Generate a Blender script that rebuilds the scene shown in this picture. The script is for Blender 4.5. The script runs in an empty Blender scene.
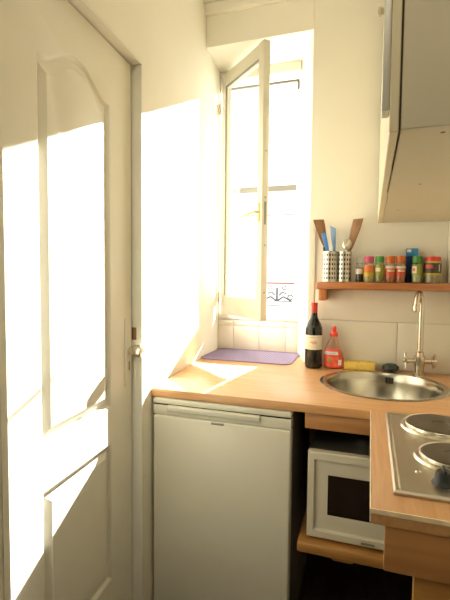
import bpy, bmesh, math, random
from mathutils import Vector, Matrix, Euler
random.seed(7)
PI = math.pi
scene = bpy.context.scene
col = scene.collection

# ------------------------------------------------------------------ materials
def nodes(name):
    m = bpy.data.materials.new(name); m.use_nodes = True
    nt = m.node_tree
    return m, nt, nt.nodes['Principled BSDF']

def rgba(c): return (c[0], c[1], c[2], 1.0)

def plain(name, c, rough=0.5, metal=0.0, var=0.06, scale=8.0, bump=0.0, bscale=60.0, stretch=None, coat=0.0):
    """principled surface with a soft noise variation of its colour"""
    m, nt, b = nodes(name)
    tc = nt.nodes.new('ShaderNodeTexCoord'); mp = nt.nodes.new('ShaderNodeMapping')
    if stretch: mp.inputs['Scale'].default_value = stretch
    nt.links.new(tc.outputs['Object'], mp.inputs['Vector'])
    n = nt.nodes.new('ShaderNodeTexNoise'); n.inputs['Scale'].default_value = scale; n.inputs['Detail'].default_value = 4
    nt.links.new(mp.outputs['Vector'], n.inputs['Vector'])
    r = nt.nodes.new('ShaderNodeValToRGB')
    r.color_ramp.elements[0].position = 0.3; r.color_ramp.elements[1].position = 0.7
    r.color_ramp.elements[0].color = rgba([max(0, x*(1-var)) for x in c])
    r.color_ramp.elements[1].color = rgba([min(1, x*(1+var)) for x in c])
    nt.links.new(n.outputs['Fac'], r.inputs['Fac']); nt.links.new(r.outputs['Color'], b.inputs['Base Color'])
    b.inputs['Roughness'].default_value = rough; b.inputs['Metallic'].default_value = metal
    if coat: b.inputs['Coat Weight'].default_value = coat; b.inputs['Coat Roughness'].default_value = 0.15
    if bump:
        n2 = nt.nodes.new('ShaderNodeTexNoise'); n2.inputs['Scale'].default_value = bscale
        nt.links.new(mp.outputs['Vector'], n2.inputs['Vector'])
        bp = nt.nodes.new('ShaderNodeBump'); bp.inputs['Strength'].default_value = bump; bp.inputs['Distance'].default_value = 0.004
        nt.links.new(n2.outputs['Fac'], bp.inputs['Height']); nt.links.new(bp.outputs['Normal'], b.inputs['Normal'])
    return m

def wood(name, dark, light, axis='X', rough=0.4, fine=60.0, coat=0.0):
    m, nt, b = nodes(name)
    tc = nt.nodes.new('ShaderNodeTexCoord'); mp = nt.nodes.new('ShaderNodeMapping')
    s = {'X': (0.06, 1, 1), 'Y': (1, 0.06, 1), 'Z': (1, 1, 0.06)}[axis]
    mp.inputs['Scale'].default_value = s
    nt.links.new(tc.outputs['Object'], mp.inputs['Vector'])
    n = nt.nodes.new('ShaderNodeTexNoise'); n.inputs['Scale'].default_value = fine; n.inputs['Detail'].default_value = 6
    n.inputs['Distortion'].default_value = 0.6
    nt.links.new(mp.outputs['Vector'], n.inputs['Vector'])
    r = nt.nodes.new('ShaderNodeValToRGB')
    r.color_ramp.elements[0].position = 0.32; r.color_ramp.elements[1].position = 0.68
    r.color_ramp.elements[0].color = rgba(dark); r.color_ramp.elements[1].color = rgba(light)
    nt.links.new(n.outputs['Fac'], r.inputs['Fac']); nt.links.new(r.outputs['Color'], b.inputs['Base Color'])
    b.inputs['Roughness'].default_value = rough
    if coat: b.inputs['Coat Weight'].default_value = coat; b.inputs['Coat Roughness'].default_value = 0.2
    return m

def glassy(name, tint=(1, 1, 1), gloss=0.08, rough=0.02):
    """thin clear glass: lets light straight through, with a weak mirror on top"""
    m = bpy.data.materials.new(name); m.use_nodes = True; nt = m.node_tree
    nt.nodes.remove(nt.nodes['Principled BSDF'])
    t = nt.nodes.new('ShaderNodeBsdfTransparent'); t.inputs['Color'].default_value = rgba(tint)
    g = nt.nodes.new('ShaderNodeBsdfGlossy'); g.inputs['Roughness'].default_value = rough
    f = nt.nodes.new('ShaderNodeLayerWeight'); f.inputs['Blend'].default_value = 0.25
    mul = nt.nodes.new('ShaderNodeMath'); mul.operation = 'MULTIPLY_ADD'
    mul.inputs[1].default_value = 0.35; mul.inputs[2].default_value = gloss
    nt.links.new(f.outputs['Fresnel'], mul.inputs[0])
    mx = nt.nodes.new('ShaderNodeMixShader'); nt.links.new(mul.outputs[0], mx.inputs['Fac'])
    nt.links.new(t.outputs[0], mx.inputs[1]); nt.links.new(g.outputs[0], mx.inputs[2])
    nt.links.new(mx.outputs[0], nt.nodes['Material Output'].inputs['Surface'])
    return m

def dotted(name, base, dot, scale):
    m, nt, b = nodes(name)
    tc = nt.nodes.new('ShaderNodeTexCoord')
    ch = nt.nodes.new('ShaderNodeTexChecker'); ch.inputs['Scale'].default_value = scale
    ch.inputs['Color1'].default_value = rgba(base); ch.inputs['Color2'].default_value = rgba(dot)
    mp = nt.nodes.new('ShaderNodeMapping'); mp.inputs['Rotation'].default_value = (0, 0, 0.78)
    mp.inputs['Location'].default_value = (0, 0, 0.31)
    nt.links.new(tc.outputs['Object'], mp.inputs['Vector']); nt.links.new(mp.outputs['Vector'], ch.inputs['Vector'])
    nt.links.new(ch.outputs['Color'], b.inputs['Base Color'])
    b.inputs['Roughness'].default_value = 0.5
    return m

M = dict(
    wall=plain('cream plaster', (0.86, 0.83, 0.725), 0.75, var=0.02, scale=3, bump=0.10, bscale=35),
    ceil=plain('ceiling paint', (0.87, 0.845, 0.755), 0.8, var=0.02, scale=3),
    wall_back_room=plain('tan wall paint', (0.42, 0.35, 0.25), 0.8, var=0.03, scale=3),
    tile=plain('glazed tile', (0.78, 0.73, 0.62), 0.22, var=0.03, scale=5),
    grout=plain('tile grout', (0.70, 0.65, 0.55), 0.9),
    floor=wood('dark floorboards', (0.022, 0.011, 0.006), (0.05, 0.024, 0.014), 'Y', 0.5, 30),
    gloss_white=plain('white gloss paint', (0.80, 0.77, 0.665), 0.38, var=0.015, scale=6),
    win_white=plain('window paint', (0.70, 0.67, 0.565), 0.45, var=0.03, scale=12),
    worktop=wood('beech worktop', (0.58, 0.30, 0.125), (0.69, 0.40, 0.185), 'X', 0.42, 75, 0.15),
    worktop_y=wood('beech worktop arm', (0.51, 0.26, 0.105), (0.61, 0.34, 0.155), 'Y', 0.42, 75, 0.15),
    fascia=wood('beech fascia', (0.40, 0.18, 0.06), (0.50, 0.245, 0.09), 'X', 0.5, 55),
    edge=plain('worn laminate edge', (0.86, 0.70, 0.46), 0.6, var=0.15, scale=40),
    shelfwood=wood('red stained pine', (0.36, 0.12, 0.035), (0.47, 0.18, 0.055), 'X', 0.35, 70, 0.3),
    rawwood=wood('varnished pine board', (0.36, 0.165, 0.04), (0.48, 0.24, 0.07), 'X', 0.45, 50),
    spat=wood('kitchen spoon wood', (0.22, 0.11, 0.05), (0.32, 0.165, 0.075), 'Z', 0.6, 90),
    fridge=plain('fridge enamel', (0.77, 0.735, 0.61), 0.32, var=0.015, scale=4),
    fridge_trim=plain('fridge handle plastic', (0.66, 0.63, 0.52), 0.35, var=0.02),
    fridge_side=plain('fridge side in shade', (0.16, 0.13, 0.10), 0.6),  # dark brown puts the shade under the worktop into the side colour
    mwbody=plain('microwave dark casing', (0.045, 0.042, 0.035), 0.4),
    bead=plain('grey glazing bead', (0.26, 0.25, 0.20), 0.6),
    badge=plain('grey badge', (0.30, 0.29, 0.25), 0.3, 0.5),
    mw=plain('microwave plastic', (0.68, 0.63, 0.50), 0.4, var=0.02),
    mwglass=plain('dark oven glass', (0.022, 0.014, 0.010), 0.12, var=0.2),
    steel=plain('brushed steel', (0.62, 0.58, 0.50), 0.28, 1.0, var=0.05, scale=40, stretch=(1, 0.05, 1)),
    hobsteel=plain('hob steel', (0.56, 0.52, 0.43), 0.34, 1.0, var=0.05, scale=40, stretch=(1, 0.05, 1)),
    bowl=plain('sink bowl steel', (0.52, 0.49, 0.41), 0.22, 1.0, var=0.05, scale=30),
    chrome=plain('brushed chrome', (0.62, 0.57, 0.48), 0.22, 1.0, var=0.03),
    ring=plain('polished ring', (0.72, 0.68, 0.57), 0.27, 1.0, var=0.02),
    iron=plain('cast iron plate', (0.115, 0.095, 0.068), 0.34, 0.55, var=0.15, scale=20),
    black=plain('black plastic', (0.008, 0.012, 0.010), 0.42, var=0.2),
    dark=plain('dark void', (0.02, 0.016, 0.012), 0.7, var=0.2),
    wineglass=plain('dark green bottle glass', (0.008, 0.008, 0.005), 0.10, var=0.2, coat=0.1),
    neckglass=plain('green neck glass', (0.03, 0.06, 0.012), 0.08, var=0.2, coat=0.5),
    red_foil=plain('red foil', (0.60, 0.05, 0.035), 0.35, 0.2, var=0.05),
    paper=plain('cream label paper', (0.80, 0.74, 0.58), 0.6, var=0.03),
    pink_ink=plain('pink ink', (0.68, 0.40, 0.34), 0.6),
    grey_ink=plain('faded grey ink', (0.58, 0.52, 0.42), 0.6),
    soap=None, soapliq=None,
    red_plastic=plain('red plastic', (0.86, 0.07, 0.04), 0.3),
    red_label=plain('red label', (0.80, 0.11, 0.06), 0.4, var=0.35, scale=45),
    white_ink=plain('white ink', (0.80, 0.78, 0.74), 0.5),
    sky_ink=plain('pale blue ink', (0.45, 0.60, 0.72), 0.5),
    green_ink=plain('green ink', (0.22, 0.33, 0.06), 0.5),
    sponge=plain('yellow sponge', (0.80, 0.56, 0.12), 0.9, var=0.12, scale=70, bump=0.6, bscale=180),
    scour=plain('dark scourer', (0.060, 0.068, 0.058), 0.9, var=0.4, scale=90, bump=0.7, bscale=200),
    purple=dotted('purple dotted plastic', (0.125, 0.082, 0.22), (0.33, 0.27, 0.43), 105),
    purple_rim=plain('purple plastic rim', (0.24, 0.17, 0.36), 0.35),
    blue=plain('blue plastic', (0.08, 0.27, 0.72), 0.3),
    blue_pale=plain('pale blue plastic', (0.28, 0.46, 0.76), 0.3),
    cab=plain('cabinet laminate', (0.57, 0.51, 0.365), 0.5, var=0.02, scale=3),
    cab_edge=plain('cabinet door edge', (0.66, 0.58, 0.39), 0.5, var=0.04, scale=10),
    cab_gap=plain('dark gap', (0.05, 0.025, 0.015), 0.8),
    alu=plain('grey aluminium strip', (0.66, 0.64, 0.56), 0.4, 0.3),
    brass=plain('worn brass', (0.62, 0.47, 0.22), 0.35, 0.7),
    brown=plain('brown rust', (0.25, 0.12, 0.05), 0.7),
    facade=plain('white render', (0.86, 0.85, 0.82), 0.8, var=0.02, scale=2),
    facade_grey=plain('grey stone band', (0.15, 0.13, 0.085), 0.8, var=0.05),
    facade_pale=plain('pale stone band', (0.17, 0.165, 0.16), 0.8, var=0.05),
    shutter=plain('pale shutter', (0.80, 0.79, 0.76), 0.7),
    rail_red=plain('red painted rail', (0.16, 0.035, 0.028), 0.6),
    rail_iron=plain('wrought iron', (0.035, 0.035, 0.037), 0.6),
    railtrack=plain('brown metal track', (0.16, 0.145, 0.11), 0.6),
    glass=glassy('window glass', (0.97, 0.98, 0.97), 0.02),
    jarglass=glassy('jar glass', (0.94, 0.95, 0.90), 0.06),
    pink_clear=glassy('clear pink plastic', (0.98, 0.87, 0.80), 0.07, 0.08),
)
def spice(c, v=0.3): return plain('spice', c, 0.6, var=v, scale=120)

# ------------------------------------------------------------------ mesh builder
ORG = {}
class MB:
    def __init__(s): s.bm = bmesh.new()
    def _merge(s, t, mi):
        for f in t.faces: f.material_index = mi
        me = bpy.data.meshes.new('tmp'); t.to_mesh(me); t.free()
        s.bm.from_mesh(me); bpy.data.meshes.remove(me); return s
    def box(s, x0, x1, y0, y1, z0, z1, bev=0.0, seg=2, mi=0, rot=None):
        return s.prism([(x0, y0), (x1, y0), (x1, y1), (x0, y1)], z0, z1, bev, seg, mi, rot)
    def prism(s, poly, z0, z1, bev=0.0, seg=2, mi=0, rot=None):
        t = bmesh.new()
        lo = [t.verts.new((p[0], p[1], z0)) for p in poly]; hi = [t.verts.new((p[0], p[1], z1)) for p in poly]
        n = len(poly)
        t.faces.new(lo[::-1]); t.faces.new(hi)
        for i in range(n): t.faces.new((lo[i], lo[(i+1) % n], hi[(i+1) % n], hi[i]))
        bmesh.ops.recalc_face_normals(t, faces=t.faces)
        if bev: bmesh.ops.bevel(t, geom=t.edges[:], offset=bev, segments=seg, profile=0.5, affect='EDGES', clamp_overlap=True)
        if rot is not None: bmesh.ops.transform(t, matrix=rot, verts=t.verts)
        return s._merge(t, mi)
    def lathe(s, prof, c=(0, 0, 0), seg=32, mi=0, mat=None, a0=0.0, a1=2*PI):
        """prof: (radius, z) pairs from bottom to top"""
        t = bmesh.new(); full = abs(a1-a0-2*PI) < 1e-6
        cnt = seg if full else seg+1
        rows = []
        for r, z in prof:
            if r < 1e-6: rows.append([t.verts.new((0, 0, z))])
            else: rows.append([t.verts.new((r*math.cos(a0+(a1-a0)*k/seg), r*math.sin(a0+(a1-a0)*k/seg), z)) for k in range(cnt)])
        for A, B in zip(rows[:-1], rows[1:]):
            for k in range(seg):
                j = (k+1) % cnt
                if len(A) == 1 and len(B) == 1: continue
                if len(A) == 1: t.faces.new((A[0], B[j], B[k]))
                elif len(B) == 1: t.faces.new((A[k], A[j], B[0]))
                else: t.faces.new((A[k], A[j], B[j], B[k]))
        mm = Matrix.Translation(Vector(c)) @ (mat if mat is not None else Matrix.Identity(4))
        bmesh.ops.transform(t, matrix=mm, verts=t.verts)
        return s._merge(t, mi)
    def tube(s, pts, r, seg=12, mi=0):
        """round bar along points; r is one radius or one per point"""
        t = bmesh.new(); P = [Vector(p) for p in pts]; n = len(P)
        R = r if isinstance(r, (list, tuple)) else [r]*n
        up = None; rows = []
        for i in range(n):
            d = (P[min(i+1, n-1)]-P[max(i-1, 0)]).normalized()
            if up is None:
                up = d.orthogonal().normalized()
            else:
                up = (up - d*up.dot(d)).normalized()
            w = d.cross(up)
            rows.append([t.verts.new(P[i]+(up*math.cos(2*PI*k/seg)+w*math.sin(2*PI*k/seg))*R[i]) for k in range(seg)])
        for A, B in zip(rows[:-1], rows[1:]):
            for k in range(seg): t.faces.new((A[k], A[(k+1) % seg], B[(k+1) % seg], B[k]))
        t.faces.new(rows[0][::-1]); t.faces.new(rows[-1])
        bmesh.ops.recalc_face_normals(t, faces=t.faces)
        return s._merge(t, mi)
    def loft(s, secs, mi=0, seg=24):
        """secs: (z, cx, cy, half width, half depth)"""
        t = bmesh.new(); rows = []
        for z, cx, cy, a, b in secs:
            rows.append([t.verts.new((cx+a*math.copysign(abs(math.cos(2*PI*k/seg))**0.8, math.cos(2*PI*k/seg)),
                                      cy+b*math.copysign(abs(math.sin(2*PI*k/seg))**0.8, math.sin(2*PI*k/seg)), z)) for k in range(seg)])
        for A, B in zip(rows[:-1], rows[1:]):
            for k in range(seg): t.faces.new((A[k], A[(k+1) % seg], B[(k+1) % seg], B[k]))
        t.faces.new(rows[0][::-1]); t.faces.new(rows[-1])
        return s._merge(t, mi)
    def raw(s, fn, mi=0):
        t = bmesh.new(); fn(t); return s._merge(t, mi)
    def xf(s, m):
        bmesh.ops.transform(s.bm, matrix=m, verts=s.bm.verts); return s
    def build(s, name, mats, parent=None, smooth=35):
        bm = s.bm
        if parent is not None: o0 = ORG[parent.name]
        else:
            xs = [v.co.x for v in bm.verts]; ys = [v.co.y for v in bm.verts]; zs = [v.co.z for v in bm.verts]
            o0 = Vector(((min(xs)+max(xs))/2, (min(ys)+max(ys))/2, min(zs)))
        bmesh.ops.translate(bm, vec=-o0, verts=bm.verts)
        me = bpy.data.meshes.new(name); bm.to_mesh(me); bm.free()
        for m in (mats if isinstance(mats, (list, tuple)) else [mats]): me.materials.append(m)
        if smooth:
            for p in me.polygons: p.use_smooth = True
            me.set_sharp_from_angle(angle=math.radians(smooth))
        o = bpy.data.objects.new(name, me); col.objects.link(o)
        ORG[o.name] = o0.copy()
        if parent is not None: o.parent = parent
        else: o.location = o0
        return o

def tag(o, label=None, cat=None, group=None, kind=None):
    if label: o['label'] = label
    if cat: o['category'] = cat
    if group: o['group'] = group
    if kind: o['kind'] = kind
    return o

def thing(name, label, cat, loc, group=None, kind=None):
    o = bpy.data.objects.new(name, None); o.empty_display_size = 0.05
    col.objects.link(o); o.location = loc; ORG[o.name] = Vector(loc)
    return tag(o, label, cat, group, kind)

def struct(o, label, cat):
    return tag(o, label, cat, kind='structure')

def bool_cut(o, cutter_mb):
    c = cutter_mb.build('cutter', [M['dark']], None, 0)
    md = o.modifiers.new('cut', 'BOOLEAN'); md.object = c; md.operation = 'DIFFERENCE'; md.solver = 'EXACT'
    dg = bpy.context.evaluated_depsgraph_get(); dg.update()
    me = bpy.data.meshes.new_from_object(o.evaluated_get(dg)); old = o.data
    o.modifiers.clear(); o.data = me; me.name = o.name
    bpy.data.meshes.remove(old); cm = c.data; bpy.data.objects.remove(c); bpy.data.meshes.remove(cm)

# ------------------------------------------------------------------ camera
cam_d = bpy.data.cameras.new('camera'); cam = bpy.data.objects.new('camera', cam_d); col.objects.link(cam)
cam_d.sensor_fit = 'HORIZONTAL'; cam_d.sensor_width = 36.0; cam_d.lens = 36.0*430/450
cam_d.clip_start = 0.02
R = Matrix(((0.94699682, -0.02678045, 0.3201247), (0.32110698, 0.04992554, -0.94572604), (0.00934457, 0.99839383, 0.05587872)))
cam.matrix_world = Matrix.Translation((0, 0, 1.32)) @ R.to_4x4()
scene.camera = cam

TH = math.radians(4.2)          # the left wall is not square to the back wall
RL = Matrix.Rotation(TH, 4, 'Z')
XL = -0.66      # left wall, in its own turned frame
XD = -0.694     # door plane, same frame
def wx(y): return (XL-math.sin(TH)*y)/math.cos(TH)     # left wall in room coordinates
XR = 0.362      # right wall
YB = 2.08       # back wall
YN = 2.345      # back of the window niche
YO = 2.46       # outer face of the window wall
ZC = 2.665       # ceiling
ZBM = 2.463     # underside of the beam
WT = 0.90       # worktop top
XJ = -0.282     # right edge of the niche

# ------------------------------------------------------------------ room shell
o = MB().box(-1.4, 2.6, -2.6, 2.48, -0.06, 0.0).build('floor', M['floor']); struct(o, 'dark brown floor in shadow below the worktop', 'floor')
o = MB().box(-1.4, 2.6, -2.6, 2.48, ZC, ZC+0.06).build('ceiling', M['ceil']); struct(o, 'cream painted ceiling above the window', 'ceiling')
JY0, JY1, JZ = 0.722, 1.392, 2.045
w = MB().box(-0.86, XL, JY1, 2.50, 0, ZC).box(-0.86, XL, JY0, JY1, JZ, ZC).box(-0.86, XL, -2.6, JY0, 0, ZC)
w.box(-0.86, -0.76, JY0, JY1, 0, JZ); w.xf(RL)
o = w.build('wall_left', M['wall'], None, 0); struct(o, 'sunlit cream left wall around the recessed door', 'wall')
w = MB().prism([(XJ, YB), (0.6, YB), (0.6, YO), (-0.412, YO)], 0, ZC)
w.prism([(wx(YB)-0.01, YB-0.004), (XJ, YB-0.004), (XJ, YB), (-0.412, YO), (wx(YO)-0.01, YO)], ZBM, ZC)
o = w.build('wall_back', M['wall'], None, 0); struct(o, 'cream back wall with beam over the window niche', 'wall')
w = MB().prism([(wx(YN)-0.01, YN), (-0.366, YN), (-0.412, YO), (wx(YO)-0.01, YO)], 0, 1.072)
o = w.build('wall_window', M['wall'], None, 0); struct(o, 'low wall under the window behind the purple mat', 'wall')
o = MB().box(XR, 0.6, 0.50, YB, 0, ZC).build('wall_right', M['wall'], None, 0); struct(o, 'cream right wall beside the hob', 'wall')
o = MB().box(0.6, 2.6, 0.50, 0.6, 0, ZC).build('wall_partition', M['wall_back_room'], None, 0); struct(o, 'tan partition wall outside the kitchenette', 'wall')
o = MB().box(-0.86, 2.6, -2.7, -2.6, 0, ZC).build('wall_rear', M['wall_back_room'], None, 0); struct(o, 'tan rear wall behind the viewer', 'wall')
o = MB().box(2.6, 2.7, -2.6, 0.6, 0, ZC).build('wall_far_right', M['wall_back_room'], None, 0); struct(o, 'tan far right wall behind the viewer', 'wall')
w = MB().prism([(wx(YB), YB-0.03), (XR, YB-0.03), (XR, YB), (wx(YB), YB)], 2.612, ZC, 0.008)
o = w.build('trim_1', M['ceil']); struct(o, 'narrow cream cornice along the top of the back wall', 'trim')
w = MB().prism([(wx(YN)+0.002, YN-0.014), (-0.352, YN-0.014), (-0.405, YO+0.02), (wx(YO)+0.002, YO+0.02)], 1.072, 1.090, 0.004)
o = w.build('trim_2', M['win_white']); struct(o, 'white window sill board over the tiles', 'sill')
w = MB().box(-0.2505, XR-0.001, YB-0.004, YB-0.0005, WT+0.001, 1.262, mi=1)
for x0, x1, z0, z1 in ((-0.250, 0.117, WT+0.002, 1.116), (0.120, XR-0.002, WT+0.002, 1.116), (-0.250, XR-0.002, 1.119, 1.261)):
    w.box(x0, x1, YB-0.009, YB-0.003, z0, z1, 0.0018, 2)
o = w.build('trim_3', [M['tile'], M['grout']]); struct(o, 'glazed cream wall tiles behind the sink tap', 'tiles')
xl_ = wx(YN)+0.001
w = MB().box(xl_, -0.371, YN-0.004, YN-0.0005, WT+0.001, 1.070, mi=1)
for z0, z1 in ((WT+0.002, 1.036), (1.039, 1.069)):
    xs = [xl_+0.001, -0.736, -0.586, -0.436, -0.372]
    for x0, x1 in zip(xs[:-1], xs[1:]): w.box(x0, x1-0.003, YN-0.009, YN-0.003, z0, z1, 0.0018, 2)
o = w.build('trim_4', [M['tile'], M['grout']]); struct(o, 'cream tiles under the window behind the purple mat', 'tiles')
o = MB().box(0.311, XR-0.0005, 2.035, YB-0.0005, 1.298, 2.60, 0.003).build('trim_5', M['gloss_white']); struct(o, 'white boxed pipe casing above the right end of the spice shelf', 'trim')

o = MB().box(XJ-0.003, -0.252, YB-0.012, YB-0.0005, WT+0.001, 1.585, 0.003).build('trim_6', M['gloss_white']); struct(o, 'narrow cream corner strip at the right edge of the window niche', 'trim')

# ------------------------------------------------------------------ door in the left wall
door = thing('door_1', 'white panelled door with arched upper panel in the left wall', 'door', RL @ Vector((XD, 1.08, 0.0)), kind='structure')
DY0, DY1, DZ1 = 0.742, 1.374, 2.031
def panel_outline(y0, y1, z0, z1, rise, inset, n=24):
    y0 += inset; y1 -= inset; z0 += inset; z1 -= inset
    pts = [(y0, z0), (y1, z0)]
    for k in range(n+1):
        u = k/n; y = y1+(y0-y1)*u
        # flat shoulders then a raised arch
        a = min(1, max(0, (1-abs(2*u-1)-0.06)/0.80)); a = a*a*(3-2*a) if rise else 0
        pts.append((y, z1+rise*a))
    return pts
def door_face(t):
    x0 = XD
    outer = [(DY0, 0.008), (DY1, 0.008), (DY1, DZ1), (DY0, DZ1)]
    V = [t.verts.new((x0, p[0], p[1])) for p in outer]
    E = [t.edges.new((V[i], V[(i+1) % 4])) for i in range(4)]
    allE = E[:]
    for (y0, y1, z0, z1, rise) in ((0.893, 1.232, 0.893, 1.846, 0.058), (0.893, 1.232, 0.318, 0.775, 0.0), (0.893, 1.232, 0.08, 0.235, 0.0)):
        loops = []
        for ins, dep in ((0, 0), (0.004, -0.002), (0.010, -0.010), (0.018, -0.011), (0.032, -0.004), (0.038, -0.001)):
            loops.append([t.verts.new((x0+dep, p[0], p[1])) for p in panel_outline(y0, y1, z0, z1, rise, ins)])
        n = len(loops[0])
        for i in range(n): allE.append(t.edges.new((loops[0][i], loops[0][(i+1) % n])))
        for A, B in zip(loops[:-1], loops[1:]):
            for i in range(n): t.faces.new((A[i], A[(i+1) % n], B[(i+1) % n], B[i]))
        t.faces.new(loops[-1])
    bmesh.ops.triangle_fill(t, use_beauty=True, use_dissolve=False, edges=allE)
    b = [t.verts.new((x0-0.038, p[0], p[1])) for p in outer]
    for i in range(4): t.faces.new((V[i], V[(i+1) % 4], b[(i+1) % 4], b[i]))
    t.faces.new(b)
    bmesh.ops.recalc_face_normals(t, faces=t.faces)
leaf = MB().raw(door_face).xf(RL).build('door_leaf', M['gloss_white'], door, 25)
w = MB()
w.box(-0.757, XL+0.003, JY1-0.012, JY1-0.0004, 0.0, JZ-0.0005)
w.box(-0.757, XL+0.003, JY0+0.0004, JY0+0.018, 0.0, JZ-0.0005)
w.box(-0.757, XL+0.003, JY0+0.0004, JY1-0.0004, JZ-0.010, JZ-0.0005)
fr = w.xf(RL).build('door_frame', M['gloss_white'], door)
w = MB().prism([(1.322, 0.937), (1.352, 0.937), (1.352, 1.172), (1.322, 1.172)], 0, 0.004, 0.0015, 2)
w.xf(Matrix(((0, 0, 1, XD), (1, 0, 0, 0), (0, 1, 0, 0), (0, 0, 0, 1)))).xf(RL)
pl = w.build('handle_plate', M['gloss_white'], door)
w2 = MB().lathe([(0, 0), (0.012, 0.0), (0.012, 0.016), (0.020, 0.024), (0.023, 0.036), (0.019, 0.048), (0, 0.052)], (XD+0.003, 1.352, 1.058), 24, 0, Matrix.Rotation(PI/2, 4, 'Y'))
w2.xf(RL).build('door_knob', M['ring'], door)
MB().box(XD+0.0035, XD+0.005, 1.345, 1.350, 0.990, 1.022).xf(RL).build('keyhole', M['brown'], door)
MB().box(XD-0.002, XD+0.016, JY1-0.0128, JY1-0.0115, 1.092, 1.136).xf(RL).build('strike_plate', M['brown'], door)

# ------------------------------------------------------------------ window
win = thing('window_1', 'tall white casement window with its leaf swung into the room', 'window', (-0.60, 2.37, 1.09), kind='structure')
FY0, FY1 = 2.335, 2.395
w = MB().prism([(wx(FY0)+0.001, FY0), (-0.822, FY0), (-0.822, FY1), (wx(FY1)+0.001, FY1)], 1.090, ZBM-0.001, 0.004)
w.box(wx(FY1)+0.006, -0.378, FY0+0.005, FY1, ZBM-0.050, ZBM-0.001, 0.004)
w.box(wx(FY1)+0.006, -0.378, FY0+0.008, FY1, 1.090, 1.108, 0.004)
w.build('window_frame', M['win_white'], win)
# leaf, hinged on the left jamb
hx, hy = -0.818, 2.328
ang = math.atan2(-0.300, 0.315)
LW, LZ0, LZ1, LT = 0.432, 1.104, 2.432, 0.038
LM = Matrix.Translation((hx, hy, 0)) @ Matrix.Rotation(ang, 4, 'Z')
sash = MB()
sash.box(0, 0.044, 0, LT, LZ0, LZ1, 0.003).box(LW-0.046, LW, 0, LT, LZ0-0.004, LZ1+0.004, 0.004)
sash.box(0.042, LW-0.044, 0.002, LT-0.002, LZ1-0.070, LZ1, 0.003).box(0.042, LW-0.044, 0.002, LT-0.002, LZ0, LZ0+0.105, 0.003)
sash.box(0.042, 0.052, 0.008, LT-0.006, LZ0+0.09, LZ1-0.05, 0.002).box(LW-0.054, LW-0.044, 0.008, LT-0.006, LZ0+0.09, LZ1-0.05, 0.002)
sash.box(0.044, LW-0.046, 0.008, LT-0.006, LZ1-0.080, LZ1-0.068, 0.002)
sash.xf(LM); sash_o = sash.build('casement_leaf', M['win_white'], win)
g = MB().box(0.043, LW-0.045, 0.016, 0.018, LZ0+0.095, LZ1-0.068); g.xf(LM); g.build('pane', M['glass'], sash_o)
g = MB().box(0.0435, 0.0485, 0.0005, 0.0075, LZ0+0.108, LZ1-0.071).box(0.0435, LW-0.0465, 0.0005, 0.0075, LZ1-0.0755, LZ1-0.0705)
g.xf(LM); g.build('glazing_bead', M['bead'], sash_o)
h = MB().box(LW-0.032, LW-0.014, -0.004, 0.0, 1.585, 1.675, 0.001)
h.tube([(LW-0.023, -0.002, 1.630), (LW-0.023, -0.028, 1.630), (LW-0.038, -0.032, 1.629), (LW-0.105, -0.032, 1.622)], [0.006, 0.006, 0.0065, 0.005], 10)
h.xf(LM); h.build('window_handle', M['brass'], sash_o)
b = MB()
for z in (1.24, 1.47, 1.70, 1.92): b.lathe([(0, -0.001), (0.004, -0.001), (0.004, 0.0015), (0, 0.0015)], (LW, LT/2, z), 10, 0, Matrix.Rotation(PI/2, 4, 'Y'))
b.box(LW-0.0005, LW+0.001, LT*0.36, LT*0.64, 1.57, 1.68)
b.xf(LM); b.build('lock_plate', M['badge'], sash_o)
for z in (1.20, 2.25):
    MB().tube([(hx-0.006, hy-0.006, z-0.03), (hx-0.006, hy-0.006, z+0.03)], 0.0065, 10).build('hinge', M['cab_edge'], win)
# outer blind track across the top
w = MB().box(wx(2.43)+0.01, -0.402, 2.415, 2.430, 2.392, 2.402).box(-0.410, -0.400, 2.415, 2.428, 2.350, 2.392)
w.build('blind_track', M['railtrack'], win)
MB().box(wx(2.46)-0.3, 0.3, YO+0.001, 2.56, 2.450, 2.665, 0.004).build('outer_lintel', M['facade'], win)

# ------------------------------------------------------------------ worktops
cx_s, cy_s, r_s = 0.054, 1.785, 0.238
yf, yj = 1.413, 1.421
poly = [(wx(yf)+0.001, yf), (XR-0.001, yf), (XR-0.001, YB-0.010), (XJ-0.001, YB-0.010), (-0.376, YN-0.010), (wx(YN)+0.001, YN-0.010)]
wt = MB().prism(poly, WT-0.030, WT, 0.003).build('worktop', M['worktop'], None)
bool_cut(wt, MB().lathe([(0, 0.8), (r_s-0.012, 0.8), (r_s-0.012, 1.0), (0, 1.0)], (cx_s, cy_s, 0), 64))
tag(wt, 'beech laminate worktop under the window holding the round sink', 'worktop')
arm = thing('worktop', 'short beech worktop arm carrying the electric hob', 'worktop', (0.19, 1.11, WT-0.030))
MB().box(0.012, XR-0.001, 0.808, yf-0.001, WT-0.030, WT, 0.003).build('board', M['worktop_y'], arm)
MB().box(0.009, XR-0.001, 0.8055, 0.8078, WT-0.008, WT+0.0005).build('worn_edge', M['edge'], arm)
MB().box(0.0095, 0.0118, 0.8078, yf-0.001, WT-0.026, WT+0.0003).build('side_edge', M['edge'], arm)
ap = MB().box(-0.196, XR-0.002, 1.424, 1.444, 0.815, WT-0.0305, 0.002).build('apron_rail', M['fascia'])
tag(ap, 'narrow beech rail under the worktop above the microwave', 'rail')
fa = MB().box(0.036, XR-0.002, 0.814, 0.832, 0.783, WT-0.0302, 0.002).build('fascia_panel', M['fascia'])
tag(fa, 'plain beech panel hanging below the hob worktop front', 'panel')
su = MB().box(0.089, XR-0.002, 0.8325, 0.850, 0.0, WT-0.0302, 0.002).build('support_panel', M['rawwood'])
tag(su, 'upright pine board standing below the hob, set back', 'panel')

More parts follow.
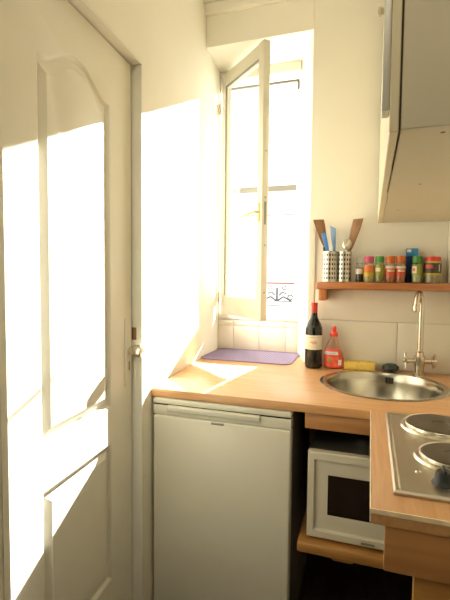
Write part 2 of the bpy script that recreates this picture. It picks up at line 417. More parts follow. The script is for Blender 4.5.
# ------------------------------------------------------------------ fridge
FZ = 0.867
FX0, FX1, FY = -0.7585, -0.2405, 1.412
fr = thing('fridge', 'white under-counter fridge with a closed door below the worktop', 'fridge', (-0.50, 1.66, 0.0))
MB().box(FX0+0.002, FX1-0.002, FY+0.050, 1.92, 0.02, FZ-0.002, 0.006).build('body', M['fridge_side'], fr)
dr = MB().box(FX0, FX1, FY, FY+0.044, 0.05, FZ-0.064, 0.008, 3).build('door', M['fridge'], fr)
w = MB().box(FX0, FX1, FY, FY+0.046, FZ-0.022, FZ, 0.005, 2)
w.box(FX0, FX1, FY+0.003, FY+0.044, FZ-0.062, FZ-0.0262, 0.003, 2)
w.build('control_strip', M['fridge'], fr)
MB().box(-0.700, -0.345, FY-0.008, FY+0.010, FZ-0.048, FZ-0.024, 0.006, 3).build('handle', M['fridge_trim'], dr)
MB().box(-0.526, -0.478, FY-0.0012, FY+0.002, FZ-0.076, FZ-0.068, 0.0006).build('badge', M['badge'], dr)
MB().box(FX0+0.003, FX1-0.003, FY+0.004, FY+0.03, FZ-0.0266, FZ-0.0215).build('seal', M['black'], fr)
for x, y in ((-0.73, 1.49), (-0.28, 1.49), (-0.73, 1.88), (-0.28, 1.88)):
    MB().lathe([(0, 0), (0.018, 0), (0.018, 0.012), (0.008, 0.014), (0.008, 0.022), (0, 0.022)], (x, y, 0), 16).build('foot', M['black'], fr)

# ------------------------------------------------------------------ microwave on its board
sh = MB().box(-0.212, XR-0.002, 1.395, 1.88, 0.400, 0.438, 0.009, 3).build('microwave_shelf', M['rawwood'])
tag(sh, 'thick pine board carrying the microwave beside the fridge', 'shelf')
br = MB().box(-0.10, -0.03, 1.415, 1.80, 0.382, 0.3995, 0.006).build('shelf_batten', M['rawwood'])
tag(br, 'small pine batten fixed under the microwave board', 'batten')
mw = thing('microwave', 'cream white microwave with dark window on the pine board', 'microwave', (0.045, 1.6, 0.438))
MX0, MX1, MY = -0.183, 0.300, 1.416
fy = lambda x: MY
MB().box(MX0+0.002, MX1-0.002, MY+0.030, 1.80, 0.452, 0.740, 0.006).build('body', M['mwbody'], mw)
DX1 = 0.175
def mw_door(t):
    x0, x1, z0, z1 = MX0, DX1, 0.450, 0.742
    rows = []
    for ins, d in ((0, 0.028), (0, 0.004), (0.004, 0.0), (0.024, 0.0), (0.028, 0.012), (0.036, 0.010), (0.076, 0.018)):
        il, ir, ib, it = ins*0.86, ins*0.9, ins*1.0, ins*1.06
        q = [(x0+il, z0+ib), (x1-ir, z0+ib), (x1-ir, z1-it), (x0+il, z1-it)]
        rows.append([t.verts.new((p[0], MY+d, p[1])) for p in q])
    for A, B in zip(rows[:-1], rows[1:]):
        for i in range(4): t.faces.new((A[i], A[(i+1) % 4], B[(i+1) % 4], B[i]))
    t.faces.new(rows[-1])
    bmesh.ops.recalc_face_normals(t, faces=t.faces)
dm = MB().raw(mw_door).build('door', M['mw'], mw)
MB().box(MX0+0.0655, DX1-0.0685, MY+0.0165, MY+0.0178, 0.450+0.0762, 0.742-0.0805).build('window', M['mwglass'], dm)
MB().box(DX1+0.004, MX1, MY+0.002, MY+0.028, 0.450, 0.742, 0.004).build('control_panel', M['mw'], mw)
for z in (0.66, 0.54):
    MB().lathe([(0, 0), (0.024, 0), (0.022, 0.016), (0, 0.018)], (0.238, MY+0.003, z), 24, 0, Matrix.Rotation(PI/2, 4, 'X')).build('dial', M['fridge_trim'], mw)
MB().box(-0.008, 0.034, MY-0.0008, MY+0.001, 0.4575, 0.4645).build('badge', M['badge'], mw)
for x, y in ((-0.15, 1.49), (0.27, 1.49), (-0.15, 1.77), (0.27, 1.77)):
    MB().lathe([(0, 0.438), (0.012, 0.438), (0.010, 0.453), (0, 0.453)], (x, y, 0), 14).build('foot', M['black'], mw)

# ------------------------------------------------------------------ sink and tap
sk = thing('sink', 'round stainless steel sink set into the worktop', 'sink', (cx_s, cy_s, WT))
prof = [(0.0, 0.750), (0.05, 0.750), (0.150, 0.754), (0.182, 0.766), (0.198, 0.79), (0.207, 0.862), (0.2105, 0.894), (0.215, 0.9015), (0.224, 0.9035), (0.234, 0.9035), (r_s+0.003, 0.9012)]
prof2 = [(r_s+0.003, 0.9004), (0.220, 0.8985), (0.212, 0.880), (0.201, 0.79), (0.185, 0.762), (0.152, 0.750), (0.0, 0.746)]
MB().lathe(prof+prof2, (cx_s, cy_s, 0), 72).build('bowl', M['bowl'], sk, 40)
MB().lathe([(0, 0.7505), (0.020, 0.7505), (0.022, 0.754), (0.040, 0.7545), (0.043, 0.7512)], (cx_s, cy_s, 0), 32).build('drain', M['chrome'], sk)
ov = Vector((0.090, 2.0, 0))
d = (ov - Vector((cx_s, cy_s, 0))); a = math.atan2(d.y, d.x)
for k in (-1, 0, 1):
    aa = a - k*0.056
    c = Vector((cx_s+0.2065*math.cos(aa), cy_s+0.2065*math.sin(aa), 0.870))
    m = Matrix.Translation(c) @ Matrix.Rotation(aa, 4, 'Z')
    MB().prism([(-0.0032, -0.0045), (0.0032, -0.0045), (0.0032, 0.0045), (-0.0032, 0.0045)], -0.013, 0.013, 0.0015, 2, 0, m).build('overflow_slot', M['dark'], sk)

tx, ty = 0.208, 2.008
tp = thing('mixer_tap', 'brushed steel mixer tap with swan neck and two cross handles', 'tap', (tx, ty, WT))
MB().lathe([(0, WT), (0.026, WT), (0.026, WT+0.006), (0.0185, WT+0.010), (0.0185, WT+0.036), (0.0215, WT+0.041), (0.0215, WT+0.084), (0.017, WT+0.083), (0.0165, WT+0.100), (0.012, WT+0.104), (0, WT+0.104)], (tx, ty, 0), 28).build('base', M['chrome'], tp)
pts = [(tx, ty, WT+0.10), (tx, ty, WT+0.300)]
dv = Vector((-0.34, -0.94, 0))
for k in range(1, 13):
    t = PI*k/12; r = 0.040
    pts.append((tx+dv.x*r*(1-math.cos(t)), ty+dv.y*r*(1-math.cos(t)), WT+0.300+r*1.35*math.sin(t)))
pts.append((pts[-1][0]+dv.x*0.002, pts[-1][1]+dv.y*0.002, WT+0.285))
MB().tube(pts, 0.0120, 16).build('spout', M['chrome'], tp)
e = Vector(pts[-1])
MB().lathe([(0, 0), (0.0135, 0), (0.0150, 0.004), (0.0150, 0.026), (0.0125, 0.030), (0, 0.030)], e-Vector((0, 0, 0.006)), 20).build('nozzle', M['chrome'], tp)
for s in (-1, 1):
    ax = Vector((s, 0.10*s, 0)).normalized(); z = WT+0.062
    c0 = Vector((tx, ty, z))
    hd = MB().tube([c0+ax*0.017, c0+ax*0.045, c0+ax*0.046, c0+ax*0.050], [0.011, 0.0105, 0.014, 0.014], 16)
    hd.tube([c0+ax*0.050, c0+ax*0.062, c0+ax*0.068], [0.012, 0.012, 0.008], 16)
    per = Vector((-ax.y, ax.x, 0))
    for q in range(4):
        th = PI/4*0.5+q*PI/2
        dd = per*math.cos(th)+Vector((0, 0, 1))*math.sin(th)
        hd.tube([c0+ax*0.057, c0+ax*0.057+dd*0.028, c0+ax*0.057+dd*0.034], [0.0052, 0.0060, 0.004], 10)
    hd.build('handle', M['chrome'], tp)

# ------------------------------------------------------------------ hob
hb = thing('hob', 'stainless electric hob with two cast iron plates', 'hob', (0.196, 1.13, WT))
def hob_plate(t):
    pts = [(0.0525, 0.872), (0.342, 0.872), (0.342, 1.390), (0.0525, 1.390)]
    rows = []
    cxm, cym = 0.197, 1.13
    for ins, z in ((0, WT+0.0005), (0.0, WT+0.006), (0.004, WT+0.010), (0.010, WT+0.010), (0.014, WT+0.0075)):
        rows.append([t.verts.new((p[0]+ins*(1 if p[0] < cxm else -1), p[1]+ins*(1 if p[1] < cym else -1), z)) for p in pts])
    for A, B in zip(rows[:-1], rows[1:]):
        for i in range(4): t.faces.new((A[i], A[(i+1) % 4], B[(i+1) % 4], B[i]))
    t.faces.new(rows[-1]); t.faces.new(rows[0][::-1])
    bmesh.ops.recalc_face_normals(t, faces=t.faces)
MB().raw(hob_plate).build('top_plate', M['hobsteel'], hb, 20)
HZ = WT+0.0075
for (bx, by, r) in ((0.190, 1.288, 0.090), (0.190, 1.072, 0.074)):
    ho = MB().lathe([(r-0.004, HZ+0.012), (r*0.985, HZ+0.0135), (r, HZ+0.0115), (r, HZ+0.001), (r+0.004, HZ), ], (bx, by, 0), 48)
    ho.lathe([(r+0.001, HZ+0.001), (r+0.002, HZ+0.006), (r+0.008, HZ+0.005), (r+0.012, HZ+0.0002)], (bx, by, 0), 48)
    ro = ho.build('plate_ring', M['ring'], hb)
    MB().lathe([(0, HZ+0.0125), (0.020, HZ+0.0125), (0.022, HZ+0.0145), (0.05*r/0.09, HZ+0.0145), (r-0.012, HZ+0.0145), (r-0.006, HZ+0.0135), (r-0.0035, HZ+0.0115), (r-0.0035, HZ+0.002), (0, HZ+0.002)][::-1], (bx, by, 0), 48).build('hotplate', M['iron'], ro)
for kx, ky in ((0.150, 0.940), (0.250, 0.940)):
    k = MB().lathe([(0, HZ), (0.0235, HZ), (0.0205, HZ+0.006), (0.018, HZ+0.009), (0.0165, HZ+0.022), (0.014, HZ+0.025), (0, HZ+0.025)], (kx, ky, 0), 28)
    k.box(kx-0.003, kx+0.003, ky-0.016, ky+0.016, HZ+0.024, HZ+0.031, 0.0015)
    k.build('knob', M['black'], hb)
MB().lathe([(0, HZ+0.003), (0.004, HZ+0.0028), (0.0065, HZ+0.0015), (0.007, HZ)][::-1], (0.106, 0.978, 0), 18).build('pilot_lamp', M['ring'], hb)

# ------------------------------------------------------------------ spice shelf
SZ = 1.297
ss = thing('spice_shelf', 'red stained wooden wall shelf holding the row of spices', 'shelf', (0.04, 2.02, SZ-0.03))
MB().box(-0.230, 0.3105, 1.958, YB-0.001, SZ-0.031, SZ, 0.005, 3).build('board', M['shelfwood'], ss)
MB().box(-0.222, -0.190, 1.966, YB-0.0095, SZ-0.084, SZ-0.0315, 0.004).build('bracket', M['shelfwood'], ss)

# utensil holder: two perforated steel cups joined side by side
uh = thing('utensil_holder', 'perforated steel double utensil cup at the left end of the shelf', 'utensil holder', (-0.148, 2.020, SZ))
def cup(cx, cy, r, h):
    def f(t):
        seg, bands = 32, 13
        zs = [SZ+0.003+h*k/bands for k in range(bands+1)]
        rows = [[t.verts.new((cx+r*math.cos(2*PI*k/seg), cy+r*math.sin(2*PI*k/seg), z)) for k in range(seg)] for z in zs]
        for b in range(bands):
            for k in range(seg):
                if b % 2 == 1 and 1 < b+1 < bands and k % 2 == 0: continue
                t.faces.new((rows[b][k], rows[b][(k+1) % seg], rows[b+1][(k+1) % seg], rows[b+1][k]))
        t.faces.new(rows[0][::-1])
    return f
for cx, cy in ((-0.180, 2.016), (-0.1165, 2.026)):
    m = MB().raw(cup(cx, cy, 0.0318, 0.134))
    o = m.build('cup', M['steel'], uh, 60)
    MB().lathe([(0, SZ+0.004), (0.0296, SZ+0.004), (0.0296, SZ+0.128), (0.0286, SZ+0.128), (0.0286, SZ+0.006), (0, SZ+0.006)], (cx, cy, 0), 32).build('shade_sleeve', M['dark'], o)  # added dark sleeve, paints the shade seen through the cup holes
    MB().lathe([(0.0303, SZ+0.136), (0.0303, SZ+0.139), (0.0325, SZ+0.139), (0.0325, SZ+0.136), (0.0303, SZ+0.136)], (cx, cy, 0), 40).build('rim', M['chrome'], o)

def blade(name, mats, base, tip, wid, thick, label, cat, head=0.42, twist=0.0, asym=0.0, handle_r=0.0045, hmat=0):
    """flat ended kitchen tool from base (in the cup) to tip"""
    B, T = Vector(base), Vector(tip); L = (T-B).length
    z = (T-B).normalized(); y = Vector((0, 1, 0)); y = (y-z*y.dot(z)).normalized(); x = y.cross(z)
    m = Matrix((x, y, z)).transposed().to_4x4(); m = Matrix.Translation(B) @ m @ Matrix.Rotation(twist, 4, 'Z')
    w = MB()
    hl = L*(1-head)
    w.tube([(0, 0, 0), (0, 0, hl*0.6), (0, 0, hl+0.012)], [handle_r*0.9, handle_r, handle_r*1.1], 10, hmat)
    prof = [(-handle_r*1.2, hl), (handle_r*1.2, hl), (wid*0.34, hl+L*head*0.25), (wid*0.5, hl+L*head*0.75), (wid*0.5, L-asym), (-wid*0.5, L), (-wid*0.46, hl+L*head*0.7), (-wid*0.28, hl+L*head*0.25)]
    pm = Matrix(((1, 0, 0, 0), (0, 0, 1, -thick/2), (0, 1, 0, 0), (0, 0, 0, 1)))
    w.prism(prof, 0, thick, thick*0.3, 2, 0, pm)
    w.xf(m)
    o = w.build(name, mats); return tag(o, label, cat)
blade('wooden_spatula', M['spat'], (-0.165, 2.022, 1.315), (-0.238, 2.032, 1.588), 0.048, 0.005, 'dark wooden spatula leaning left in the left steel cup', 'spatula', 0.50, 0.3, 0.010)
blade('wooden_spatula', M['spat'], (-0.132, 2.030, 1.315), (-0.062, 2.036, 1.576), 0.044, 0.006, 'wooden spatula with wide blade leaning right from the right cup', 'spatula', 0.58, -0.3, -0.012)
blade('plastic_spatula', [M['blue']], (-0.162, 2.003, 1.315), (-0.209, 1.998, 1.520), 0.021, 0.006, 'bright blue plastic utensil low at the front of the left cup', 'utensil', 0.62, 0.15, 0.006)
blade('plastic_spatula', [M['blue_pale']], (-0.156, 2.030, 1.315), (-0.172, 2.044, 1.556), 0.025, 0.005, 'pale blue plastic utensil standing upright behind the bright blue one', 'utensil', 0.55, 0.2, 0.014)
# metal spoon
sp = MB().tube([(-0.118, 2.012, 1.315), (-0.110, 2.008, 1.445)], 0.0035, 10)
def spoon_bowl(t):
    bmesh.ops.create_uvsphere(t, u_segments=24, v_segments=14, radius=1.0)
    for v in t.verts:
        y = v.co.y
        v.co = Vector((v.co.x*0.0205, (y if y < 0 else -y*0.55)*0.010, v.co.z*0.026))
    bmesh.ops.transform(t, matrix=Matrix.Translation((-0.106, 2.004, 1.466)) @ Matrix.Rotation(0.2, 4, 'Y') @ Matrix.Rotation(-0.25, 4, 'X'), verts=t.verts)
sp.raw(spoon_bowl)
tag(sp.build('metal_spoon', M['steel']), 'round steel spoon head up in the right steel cup', 'spoon')
bk = MB().tube([(-0.196, 2.010, 1.315), (-0.2045, 2.002, 1.455)], [0.004, 0.006], 10)
tag(bk.build('black_handle', M['black']), 'short black utensil handle at the left rim of the left cup', 'utensil')

# spices
def jar(name, x, r, h, y, lid, lidh, label, content, body=None, lab=None, labz=(0.30, 0.68), emblem=None, extra=None, cat='spice jar'):
    t = thing(name, label, cat, (x, y, SZ), 'spices on the shelf')
    hb_ = h-lidh
    MB().lathe([(0, SZ+0.0005), (r*0.92, SZ+0.0005), (r, SZ+0.004), (r, SZ+hb_*0.80), (r*0.80, SZ+hb_*0.93), (r*0.78, SZ+hb_)], (x, y, 0), 28).build('glass_body', M['jarglass'], t)
    MB().lathe([(0, SZ+0.003), (r*0.90, SZ+0.003), (r*0.92, SZ+0.006), (r*0.92, SZ+hb_*0.74), (0, SZ+hb_*0.76)], (x, y, 0), 24).build('contents', content, t)
    lm = MB().lathe([(0, SZ+hb_-0.006), (r*0.90, SZ+hb_-0.006), (r*0.93, SZ+hb_), (r*0.93, SZ+h-0.004), (r*0.86, SZ+h), (0, SZ+h)], (x, y, 0), 28)
    lm.build('lid', lid, t)
    if lab is not None:
        ca = math.atan2(-y, -x)
        lo = MB().lathe([(r+0.0006, SZ+h*labz[0]), (r+0.0006, SZ+h*labz[1])], (x, y, 0), 24, 0, None, ca-1.75, ca+1.75).build('label', lab, t)
        for (m_, z0, z1, da0, da1) in (emblem or []):
            MB().lathe([(r+0.0012, SZ+h*z0), (r+0.0012, SZ+h*z1)], (x, y, 0), 10, 0, None, ca+da0, ca+da1).build('print_patch', m_, lo)
    return t
P = lambda c, r=0.4: plain('print', c, r, var=0.10, scale=60)
LIDP, LIDG, LIDO, LIDR = P((0.50, 0.08, 0.15), .35), P((0.06, 0.25, 0.03), .35), P((0.52, 0.115, 0.01), .35), P((0.58, 0.03, 0.02), .35)
orange, yellow, white, olive, redp, darkp = P((0.58, 0.15, 0.02)), P((0.48, 0.36, 0.04)), P((0.68, 0.62, 0.48)), P((0.26, 0.28, 0.03)), P((0.48, 0.07, 0.02)), P((0.05, 0.035, 0.03))
jar('spice_jar', -0.049, 0.0170, 0.109, 2.02, M['jarglass'], 0.022, 'dark spice jar with clear lid beside the steel cups', spice((0.020, 0.018, 0.010), 0.5), lab=white, labz=(0.34, 0.56))
jar('spice_jar', -0.0095, 0.0215, 0.115, 2.0, LIDP, 0.022, 'spice jar with pink lid and orange label', spice((0.40, 0.34, 0.14)), lab=orange, labz=(0.38, 0.66), emblem=[(yellow, 0.22, 0.38, -1.5, 1.5)])
jar('spice_jar', 0.034, 0.0198, 0.115, 2.0, LIDG, 0.022, 'green lidded spice jar just right of the pink lidded one', spice((0.26, 0.25, 0.09)), lab=olive, labz=(0.28, 0.68), emblem=[(white, 0.42, 0.56, -0.9, 0.2)])
jar('spice_jar', 0.078, 0.0210, 0.115, 2.0, LIDO, 0.024, 'orange lidded spice jar, left one of the pair', spice((0.36, 0.10, 0.03)), lab=redp, labz=(0.24, 0.64), emblem=[(white, 0.54, 0.63, -1.3, 1.3), (white, 0.42, 0.49, -0.5, 0.9), (olive, 0.44, 0.47, -0.1, 0.7)])
jar('spice_jar', 0.1195, 0.0202, 0.115, 2.0, LIDO, 0.024, 'orange lidded spice jar, right one of the pair', spice((0.36, 0.10, 0.03)), lab=redp, labz=(0.24, 0.64), emblem=[(white, 0.54, 0.63, -1.3, 1.3), (white, 0.42, 0.49, -0.5, 0.9), (olive, 0.44, 0.47, -0.1, 0.7)])
jar('spice_jar', 0.185, 0.0208, 0.114, 2.0, LIDG, 0.022, 'green lidded spice jar in front of the tall blue pot', spice((0.34, 0.36, 0.16)), lab=olive, labz=(0.30, 0.70), emblem=[(white, 0.36, 0.62, -1.2, -0.05), (redp, 0.44, 0.56, -0.8, -0.35)])
jar('spice_jar', 0.2455, 0.0345, 0.112, 2.012, LIDR, 0.018, 'wide red lidded jar with dark label at the right end', spice((0.30, 0.25, 0.14)), lab=darkp, labz=(0.38, 0.76), emblem=[(yellow, 0.77, 0.83, -1.6, 1.6), (yellow, 0.30, 0.38, -1.6, 1.6), (redp, 0.56, 0.70, -0.9, 0.1), (white, 0.44, 0.70, 0.75, 0.85)])
bp = thing('salt_box', 'tall blue box standing behind the orange and green lidded jars', 'box', (0.167, 2.056, SZ), 'spices on the shelf')
MB().box(0.143, 0.191, 2.040, 2.072, SZ, SZ+0.150, 0.002).build('carton', P((0.015, 0.055, 0.18), .35), bp)
MB().box(0.1429, 0.1911, 2.0392, 2.0405, SZ+0.116, SZ+0.1485).build('printed_band', P((0.05, 0.28, 0.58)), bp)
MB().box(0.146, 0.163, 2.0384, 2.0395, SZ+0.134, SZ+0.146).build('white_patch', M['white_ink'], bp)

# ------------------------------------------------------------------ wine bottle
bx, by = -0.2435, 2.006
bt = thing('wine_bottle', 'full dark red wine bottle with cream label by the window reveal', 'bottle', (bx, by, WT))
B = [(0, 0.004), (0.028, 0.001), (0.036, 0.001), (0.0388, 0.006), (0.0393, 0.02), (0.0393, 0.174), (0.0380, 0.187), (0.032, 0.204), (0.0235, 0.219), (0.0175, 0.232), (0.0148, 0.247)]
MB().lathe([(r, WT+z) for r, z in B]+[(0.0146, WT+0.256)], (bx, by, 0), 40).build('glass_body', M['wineglass'], bt, 50)
MB().lathe([(0.0148, WT+0.236), (0.0146, WT+0.260)], (bx, by, 0), 32).build('neck', M['neckglass'], bt)
MB().lathe([(0.0150, WT+0.256), (0.0145, WT+0.284), (0.0154, WT+0.285), (0.0154, WT+0.298), (0.014, WT+0.302), (0, WT+0.302)], (bx, by, 0), 32).build('foil_capsule', M['red_foil'], bt)
ca = math.atan2(-by, -bx)
lb = MB().lathe([(0.0398, WT+0.088), (0.0398, WT+0.154)], (bx, by, 0), 30, 0, None, ca-1.7, ca+1.7).build('label', M['paper'], bt)
w = MB()
for z0, z1, d0, d1 in ((0.118, 0.1225, -0.45, 0.45), (0.1225, 0.127, -0.30, 0.20), (0.113, 0.118, -0.2, 0.4), (0.127, 0.130, 0.1, 0.4)):
    w.lathe([(0.0401, WT+z0), (0.0401, WT+z1)], (bx, by, 0), 10, 0, None, ca+d0, ca+d1)
w.build('emblem', M['pink_ink'], lb)
for z0, d in ((0.143, 0.7), (0.105, 0.6), (0.098, 0.45)):
    MB().lathe([(0.0401, WT+z0), (0.0401, WT+z0+0.0022)], (bx, by, 0), 10, 0, None, ca-d, ca+d).build('print_line', M['grey_ink'], lb)

# ------------------------------------------------------------------ washing-up liquid
sx, sy = -0.1535, 2.022
so = thing('soap_bottle', 'red washing-up liquid bottle with red cap beside the wine bottle', 'bottle', (sx, sy, WT))
secs = [(WT+0.001, sx, sy, 0.038, 0.021), (WT+0.006, sx, sy, 0.043, 0.024), (WT+0.043, sx, sy, 0.0455, 0.025), (WT+0.075, sx-0.002, sy, 0.0415, 0.024), (WT+0.102, sx-0.004, sy, 0.032, 0.022),
        (WT+0.127, sx-0.003, sy, 0.022, 0.017), (WT+0.142, sx-0.001, sy, 0.0150, 0.0140), (WT+0.152, sx, sy, 0.0130, 0.0130)]
MB().loft(secs).build('clear_body', M['pink_clear'], so, 60)
liq = [(z+0.002 if i == 0 else z, a, b, c-0.003, d-0.003) for i, (z, a, b, c, d) in enumerate(secs[:4])]
liq.append((WT+0.082, sx-0.003, sy, 0.0325, 0.019))
MB().loft(liq).build('liquid', plain('red soap', (0.80, 0.13, 0.07), 0.2, var=0.1), so, 60)
MB().lathe([(0.0170, WT+0.148), (0.0185, WT+0.151), (0.0175, WT+0.162), (0.013, WT+0.169), (0.0095, WT+0.172), (0.0095, WT+0.190), (0.007, WT+0.195), (0, WT+0.195)], (sx, sy, 0), 24).build('cap', M['red_plastic'], so)
def soap_label(z0, z1, k0, k1, off, mats, name, par):
    def f(t):
        rows = []
        for q in range(7):
            z = z0+(z1-z0)*q/6
            for (za, ax, ay, aw, ad), (zb, bx_, by_, bw, bd) in zip(secs[:-1], secs[1:]):
                if za <= z <= zb:
                    u = (z-za)/(zb-za); cxx = ax+(bx_-ax)*u; ww = aw+(bw-aw)*u+off; dd = ad+(bd-ad)*u+off; break
            row = []
            for k in range(13):
                th = k0+(k1-k0)*k/12
                c, s_ = math.cos(th), math.sin(th)
                row.append(t.verts.new((cxx+ww*math.copysign(abs(c)**0.8, c), sy+dd*math.copysign(abs(s_)**0.8, s_), z)))
            rows.append(row)
        for A, Bq in zip(rows[:-1], rows[1:]):
            for k in range(12): t.faces.new((A[k], A[k+1], Bq[k+1], Bq[k]))
    return MB().raw(f).build(name, mats, par)
sl = soap_label(WT+0.010, WT+0.092, PI+0.35, 2*PI-0.35, 0.0008, M['red_label'], 'label', so)
soap_label(WT+0.066, WT+0.080, PI+0.55, 2*PI-1.1, 0.0014, M['white_ink'], 'brand_band', sl)
soap_label(WT+0.070, WT+0.075, PI+0.75, 2*PI-1.35, 0.0018, M['sky_ink'], 'brand_script', sl)
soap_label(WT+0.034, WT+0.048, PI+1.1, PI+1.45, 0.0014, M['green_ink'], 'leaf_print', sl)
soap_label(WT+0.020, WT+0.044, 2*PI-1.15, 2*PI-0.75, 0.0014, M['white_ink'], 'flower_print', sl)

# sponge and scourer
m = Matrix.Translation((-0.040, 2.036, WT)) @ Matrix.Rotation(0.03, 4, 'Z')
s1 = MB().box(-0.068, 0.068, -0.028, 0.028, 0.001, 0.036, 0.006, 3, 0, m).build('sponge', M['sponge'])
tag(s1, 'yellow rectangular sponge on the back rim of the sink', 'sponge')
def scour(t):
    bmesh.ops.create_icosphere(t, subdivisions=3, radius=1.0)
    for v in t.verts:
        n = 1+0.07*math.sin(9*v.co.x+3)*math.cos(7*v.co.y)+0.05*math.sin(13*v.co.z+5*v.co.x)
        v.co = Vector((v.co.x*0.036*n, v.co.y*0.024*n, max(-0.92, v.co.z)*0.0185*n))
    bmesh.ops.translate(t, vec=(0.094, 2.042, WT+0.0185), verts=t.verts)
s2 = MB().raw(scour).build('scouring_pad', M['scour'], None, 80)
tag(s2, 'dark rounded scouring pad between the yellow sponge and tap', 'scourer')

# ------------------------------------------------------------------ purple dish mat
mt = thing('draining_mat', 'purple dotted plastic mat with rounded corners below the window', 'mat', (-0.60, 2.17, WT))
def rrect(x0, x1, y0, y1, r, n=8):
    pts = []
    for cx, cy, a0 in ((x1-r, y0+r, -PI/2), (x1-r, y1-r, 0), (x0+r, y1-r, PI/2), (x0+r, y0+r, PI)):
        for k in range(n+1):
            a = a0+PI/2*k/n; pts.append((cx+r*math.cos(a), cy+r*math.sin(a)))
    return pts
mm = Matrix.Translation((-0.586, 2.166, 0)) @ Matrix.Rotation(0.0, 4, 'Z')
MB().prism(rrect(-0.226, 0.234, -0.162, 0.158, 0.040), WT+0.0005, WT+0.004, 0, 2, 0, mm).build('sheet', M['purple'], mt)
def rimf(t):
    A = rrect(-0.228, 0.236, -0.164, 0.160, 0.042); Bq = rrect(-0.221, 0.229, -0.157, 0.153, 0.035)
    rows = [[t.verts.new((p[0], p[1], z)) for p in q] for q, z in ((A, WT+0.0005), (A, WT+0.0055), (Bq, WT+0.0060), (Bq, WT+0.0035))]
    n = len(A)
    for P_, Q in zip(rows[:-1], rows[1:]):
        for k in range(n): t.faces.new((P_[k], P_[(k+1) % n], Q[(k+1) % n], Q[k]))
    bmesh.ops.transform(t, matrix=mm, verts=t.verts)
MB().raw(rimf).build('rim', M['purple_rim'], mt)

# ------------------------------------------------------------------ wall cabinet over the hob
CZ = 1.560
cb = thing('wall_cabinet', 'cream wall cabinet hanging over the hob on the right wall', 'cabinet', (0.19, 1.42, CZ))
CX, CY0, CY1, CT = 0.0215, 0.766, YB-0.046, 2.45
MB().box(CX+0.0180, XR-0.001, CY0, CY1, CZ, CT, 0.0015, 1).build('carcass', M['cab'], cb)
MB().prism([(CX+0.0145, CY0+0.004), (CX+0.0182, CY0+0.004), (CX+0.0182, 1.06), (CX+0.0168, 1.06)], CZ+0.0008, CT-0.002).build('shadow_gap', M['cab_gap'], cb)
d1 = MB().box(CX, CX+0.0145, CY0, 1.300, CZ-0.003, CT, 0.0015, 1).build('door', M['cab_edge'], cb)
d2 = MB().box(CX, CX+0.0175, 1.304, CY1, CZ-0.001, CT, 0.0015, 1).build('door', M['cab_edge'], cb)
MB().box(CX-0.0125, CX-0.0003, 0.770, 0.806, 1.594, 2.42, 0.002).build('grip_strip', M['alu'], d1)
MB().lathe([(0, 0), (0.006, 0), (0.005, 0.004), (0.008, 0.006), (0.007, 0.010), (0, 0.011)], (CX-0.012, 0.790, 1.765), 16, 0, Matrix.Rotation(-PI/2, 4, 'Y')).build('knob', M['cab_edge'], d1)
for x, y in ((0.113, 1.218), (0.085, 1.66), (0.106, 0.80)):
    MB().lathe([(0, -0.0006), (0.004, -0.0006), (0.004, 0.0004), (0, 0.0004)], (x, y, CZ), 12).build('screw_hole', M['brown'], cb)

# ------------------------------------------------------------------ outside: building across the street
bd = thing('building', 'bright white apartment building across the street outside the window', 'building', (-5.0, 11.0, -6.0))
MB().box(-11.0, -0.9, 10.05, 12.0, -6.0, 9.0).build('wall', M['facade'], bd)
MB().box(-3.2, -1.665, 10.0, 10.05, 3.310, 3.430).build('window_lintel', M['facade_grey'], bd)
MB().box(-3.2, -1.66, 10.03, 10.05, 2.750, 2.775).build('window_ledge', M['facade_pale'], bd)
for x0, x1 in ((-3.1, -2.42), (-2.38, -1.70)):
    MB().box(x0, x1, 10.04, 10.05, 0.5, 2.74).build('window_shutter', M['shutter'], bd)
MB().box(-2.5, -1.55, 9.80, 10.05, 0.42, 0.58).build('balcony_slab', M['facade'], bd)
rl = thing('balcony_railing', 'wrought iron balcony railing with red top bar across the street', 'railing', (-2.0, 9.85, 0.58))
RY = 9.85
MB().tube([(-2.44, RY, 1.165), (-1.60, RY, 1.165)], 0.020, 10).build('top_bar', M['rail_red'], rl)
sc = MB()
sc.tube([(-2.44, RY, 0.745), (-1.60, RY, 0.745)], 0.010, 8); sc.tube([(-2.44, RY, 0.64), (-1.60, RY, 0.64)], 0.010, 8)
for x in (-2.44, -1.60): sc.tube([(x, RY, 0.58), (x, RY, 1.165)], 0.012, 8)
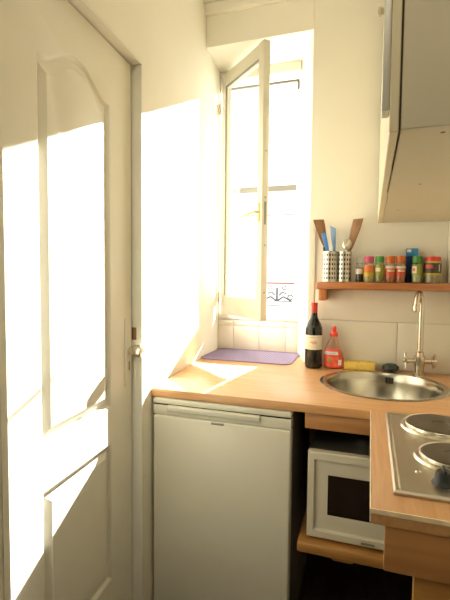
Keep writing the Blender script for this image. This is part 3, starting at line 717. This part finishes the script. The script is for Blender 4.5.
for cx in (-2.06,):
    sc.tube([(cx, RY, 0.745), (cx, RY, 1.05)], 0.024, 8)
    for q in (-1, 1):
        sc.tube([(cx+q*0.02, RY, 0.76), (cx+q*0.15, RY, 0.85), (cx+q*0.27, RY, 0.79), (cx+q*0.34, RY, 0.75)], 0.020, 8)
        sc.tube([(cx+q*0.31+0.055*math.cos(t*0.5), RY, 0.84+0.055*math.sin(t*0.5)) for t in range(13)], 0.015, 8)
        sc.tube([(cx+q*0.05, RY, 0.88), (cx+q*0.13, RY, 0.96), (cx+q*0.22, RY, 0.92)], 0.017, 8)
        sc.tube([(cx+q*0.17+0.045*math.cos(t*0.5), RY, 1.06+0.045*math.sin(t*0.5)) for t in range(13)], 0.012, 8)
    sc.tube([(cx+0.035*math.cos(t*0.5), RY, 1.09+0.04*math.sin(t*0.5)) for t in range(13)], 0.008, 8)
sc.build('scrollwork', M['rail_iron'], rl)

# ------------------------------------------------------------------ light
wd = bpy.data.worlds.new('sky'); scene.world = wd; wd.use_nodes = True
nt = wd.node_tree; bg = nt.nodes['Background']
bg.inputs['Color'].default_value = (1.0, 0.97, 0.90, 1); bg.inputs['Strength'].default_value = 3.8
sd = bpy.data.lights.new('sun', 'SUN'); sd.energy = 56.0; sd.angle = math.radians(0.7); sd.color = (1.0, 0.97, 0.90)
sun = bpy.data.objects.new('sun', sd); col.objects.link(sun)
sun.rotation_euler = Vector((-0.137, -1.0, -0.478)).to_track_quat('-Z', 'Y').to_euler()
def area(name, loc, target, sx_, sy_, power, color):
    l = bpy.data.lights.new(name, 'AREA'); l.shape = 'RECTANGLE'; l.size = sx_; l.size_y = sy_; l.energy = power; l.color = color
    o = bpy.data.objects.new(name, l); col.objects.link(o); o.location = loc
    o.rotation_euler = (Vector(target)-Vector(loc)).to_track_quat('-Z', 'Y').to_euler(); return o
area('rear_fill_light', (-0.05, -0.55, 2.45), (-0.15, 2.05, 2.15), 1.0, 0.35, 7.5, (1.0, 0.89, 0.68))  # added unseen fill behind the camera, brightens upper walls more than low fronts

scene.view_settings.view_transform = 'Standard'
scene.view_settings.look = 'None'
scene.view_settings.exposure = 0.0
scene.cycles.max_bounces = 12
scene.cycles.diffuse_bounces = 6
scene.cycles.transparent_max_bounces = 12
scene.cycles.sample_clamp_indirect = 6.0
